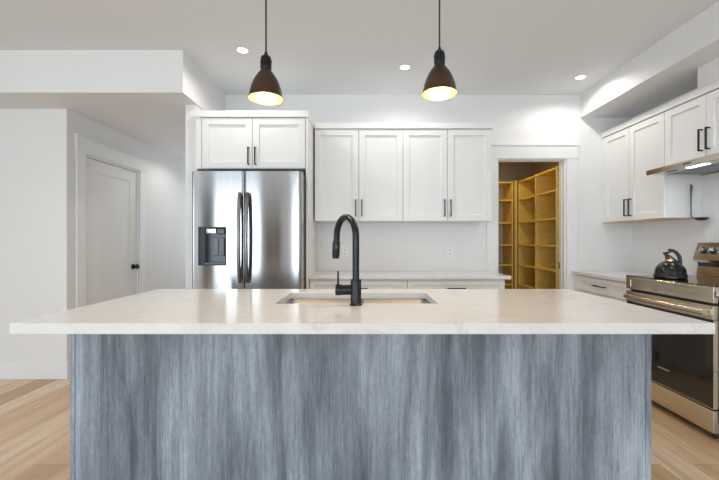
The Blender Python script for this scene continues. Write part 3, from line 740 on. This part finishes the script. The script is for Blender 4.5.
# ------------------------------------------------------------------ pendants
# dark shade; slight translucency added to imitate a gold glow on the outside
M_SHADE = bpy.data.materials.new('bronze_shade'); M_SHADE.use_nodes = True
N, L = M_SHADE.node_tree.nodes, M_SHADE.node_tree.links
b = N['Principled BSDF']; b.inputs['Base Color'].default_value = (0.022, 0.019, 0.014, 1); b.inputs['Metallic'].default_value = 0.3; b.inputs['Roughness'].default_value = 0.38
def translucent(m, col, fac):
    N, L = m.node_tree.nodes, m.node_tree.links
    b = N['Principled BSDF']; t = N.new('ShaderNodeBsdfTranslucent'); t.inputs[0].default_value = (*col, 1)
    x = N.new('ShaderNodeMixShader'); x.inputs[0].default_value = fac
    L.new(b.outputs[0], x.inputs[1]); L.new(t.outputs[0], x.inputs[2]); L.new(x.outputs[0], N['Material Output'].inputs[0])
M_INNER = mat('gold_shade_lining', (0.80, 0.38, 0.04), 0.4, 0.2)
translucent(M_SHADE, (0.85, 0.60, 0.10), 0.007); translucent(M_INNER, (0.9, 0.55, 0.12), 0.12)
PY = 1.88
def pendant(x, dz, lab):
    zb = 1.935+dz
    p = empty('pendant_lamp', (x, PY, ZC), lab, 'pendant lamp', 'pendant lamps over the island')
    prof = [(0.093, 0.0), (0.0915, 0.010), (0.087, 0.035), (0.080, 0.062), (0.069, 0.092), (0.053, 0.122), (0.038, 0.143), (0.028, 0.156), (0.026, 0.162)]
    K = 0.9
    outer = [(r+0.0015, z) for r, z in prof]; inner = [(r-0.0015, z+0.0003) for r, z in prof]
    sh = MB().lathe(outer + [(0.0, 0.164)], x, PY, 56, zb, K).build('lamp_shade', M_SHADE, p, smooth=True)
    MB().lathe(inner + [(0.0, 0.1605)], x, PY, 56, zb, K).build('shade_lining', M_INNER, sh, smooth=True)
    MB().lathe([(0.0918, 0.0), (0.0948, -0.001), (0.0955, 0.004), (0.0935, 0.006), (0.0918, 0.003), (0.0918, 0.0)], x, PY, 56, zb, K).build('rim', M_SHADE, sh, smooth=True)
    sk_ = MB().lathe([(0, 0.162), (0.029, 0.162), (0.031, 0.168), (0.031, 0.182), (0.0285, 0.185), (0.031, 0.188), (0.031, 0.215), (0.027, 0.232), (0.017, 0.241), (0.008, 0.244), (0, 0.244)], x, PY, 32, zb, K).build('socket', M_BLACK, p, smooth=True)
    MB().tube([(x-0.030, PY, zb+0.185), (x+0.030, PY, zb+0.185)], 0.004, 10).build('thumb_screw', M_BLACK, sk_, smooth=True)
    MB().lathe([(0, 0.243), (0.009, 0.243), (0.010, 0.250), (0.006, 0.262), (0, 0.263)], x, PY, 20, zb, K).build('cord_grip', M_BLACK, p, smooth=True)
    MB().tube([(x, PY, zb+0.234), (x, PY, 2.4), (x, PY, ZC-0.02)], 0.0042, 10).build('cord', M_CORD, p, smooth=True)
    MB().lathe([(0, 0), (0.055, 0), (0.055, -0.018), (0.048, -0.024), (0, -0.024)], x, PY, 36, ZC-0.0005).build('ceiling_canopy', M_BLACK, p, smooth=True)
    MB().lathe([(0, 0.045), (0.020, 0.050), (0.030, 0.068), (0.030, 0.085), (0.020, 0.108), (0.013, 0.125), (0.013, 0.155), (0, 0.156)], x, PY, 28, zb, K).build('bulb', M_BULB, p, smooth=True)
    point('pendant_light', (x, PY, zb+0.035), 22, (1.0, 0.74, 0.44), 0.02)
pendant((266.5-364)*PY/375+0.0, 0.0, 'black bell-shaped pendant lamp hanging over the fridge side of the island')
pendant((440-364)*PY/375, 0.025, 'black bell-shaped pendant lamp hanging over the pantry side of the island')

# ------------------------------------------------------------------ downlights
LABS = ['round recessed ceiling downlight above the fridge cabinet, leftmost of three', 'round recessed ceiling downlight in the middle, above the back wall cabinets', 'round recessed ceiling downlight next to the soffit on the right, near the pantry']
for (x, y), lab in zip(CANS, LABS):
    c = empty('ceiling_downlight', (x, y, ZC), lab, 'ceiling light', 'recessed downlights')
    MB().lathe([(0.040, -0.001), (0.054, -0.001), (0.056, -0.003), (0.053, -0.005), (0.040, -0.004), (0.040, -0.001)], x, y, 40, ZC).build('trim_ring', M_TRIM, c, smooth=True)
    MB().lathe([(0, -0.0012), (0.0395, -0.0012), (0.0395, -0.004), (0, -0.0045)], x, y, 32, ZC).build('diffuser', M_LAMP, c)
    spot('downlight_lamp', (x, y, ZC-0.012), SPOT_P, WARM, 165, 0.5, 0.03)
for (x, y), lab in (((1.75, 1.75), 'unseen fill light added in the ceiling over the aisle beside the range'), ((-2.1, 1.6), 'unseen fill light added in the ceiling over the walkway on the hall side of the island')):  # two extra lights added out of view to brighten aisle, range and floor
    c = empty('ceiling_downlight', (x, y, ZC), lab, 'ceiling light', 'recessed downlights')
    MB().lathe([(0, -0.0012), (0.0395, -0.0012), (0.0395, -0.004), (0, -0.0045)], x, y, 32, ZC).build('diffuser', M_LAMP, c)
    spot('downlight_lamp', (x, y, ZC-0.012), 28, WARM, 140, 0.5, 0.03)
for x, y in ((-2.08, 4.85),):
    c = empty('ceiling_downlight', (x, y, 2.4), 'round recessed downlight in the lowered hall ceiling', 'ceiling light')
    MB().lathe([(0, -0.0012), (0.0435, -0.0012), (0.0435, -0.004), (0, -0.0045)], x, y, 32, 2.4).build('diffuser', M_LAMP, c)
    spot('hall_lamp', (x, y, 2.385), 20, WARM, 160, 0.5, 0.03)
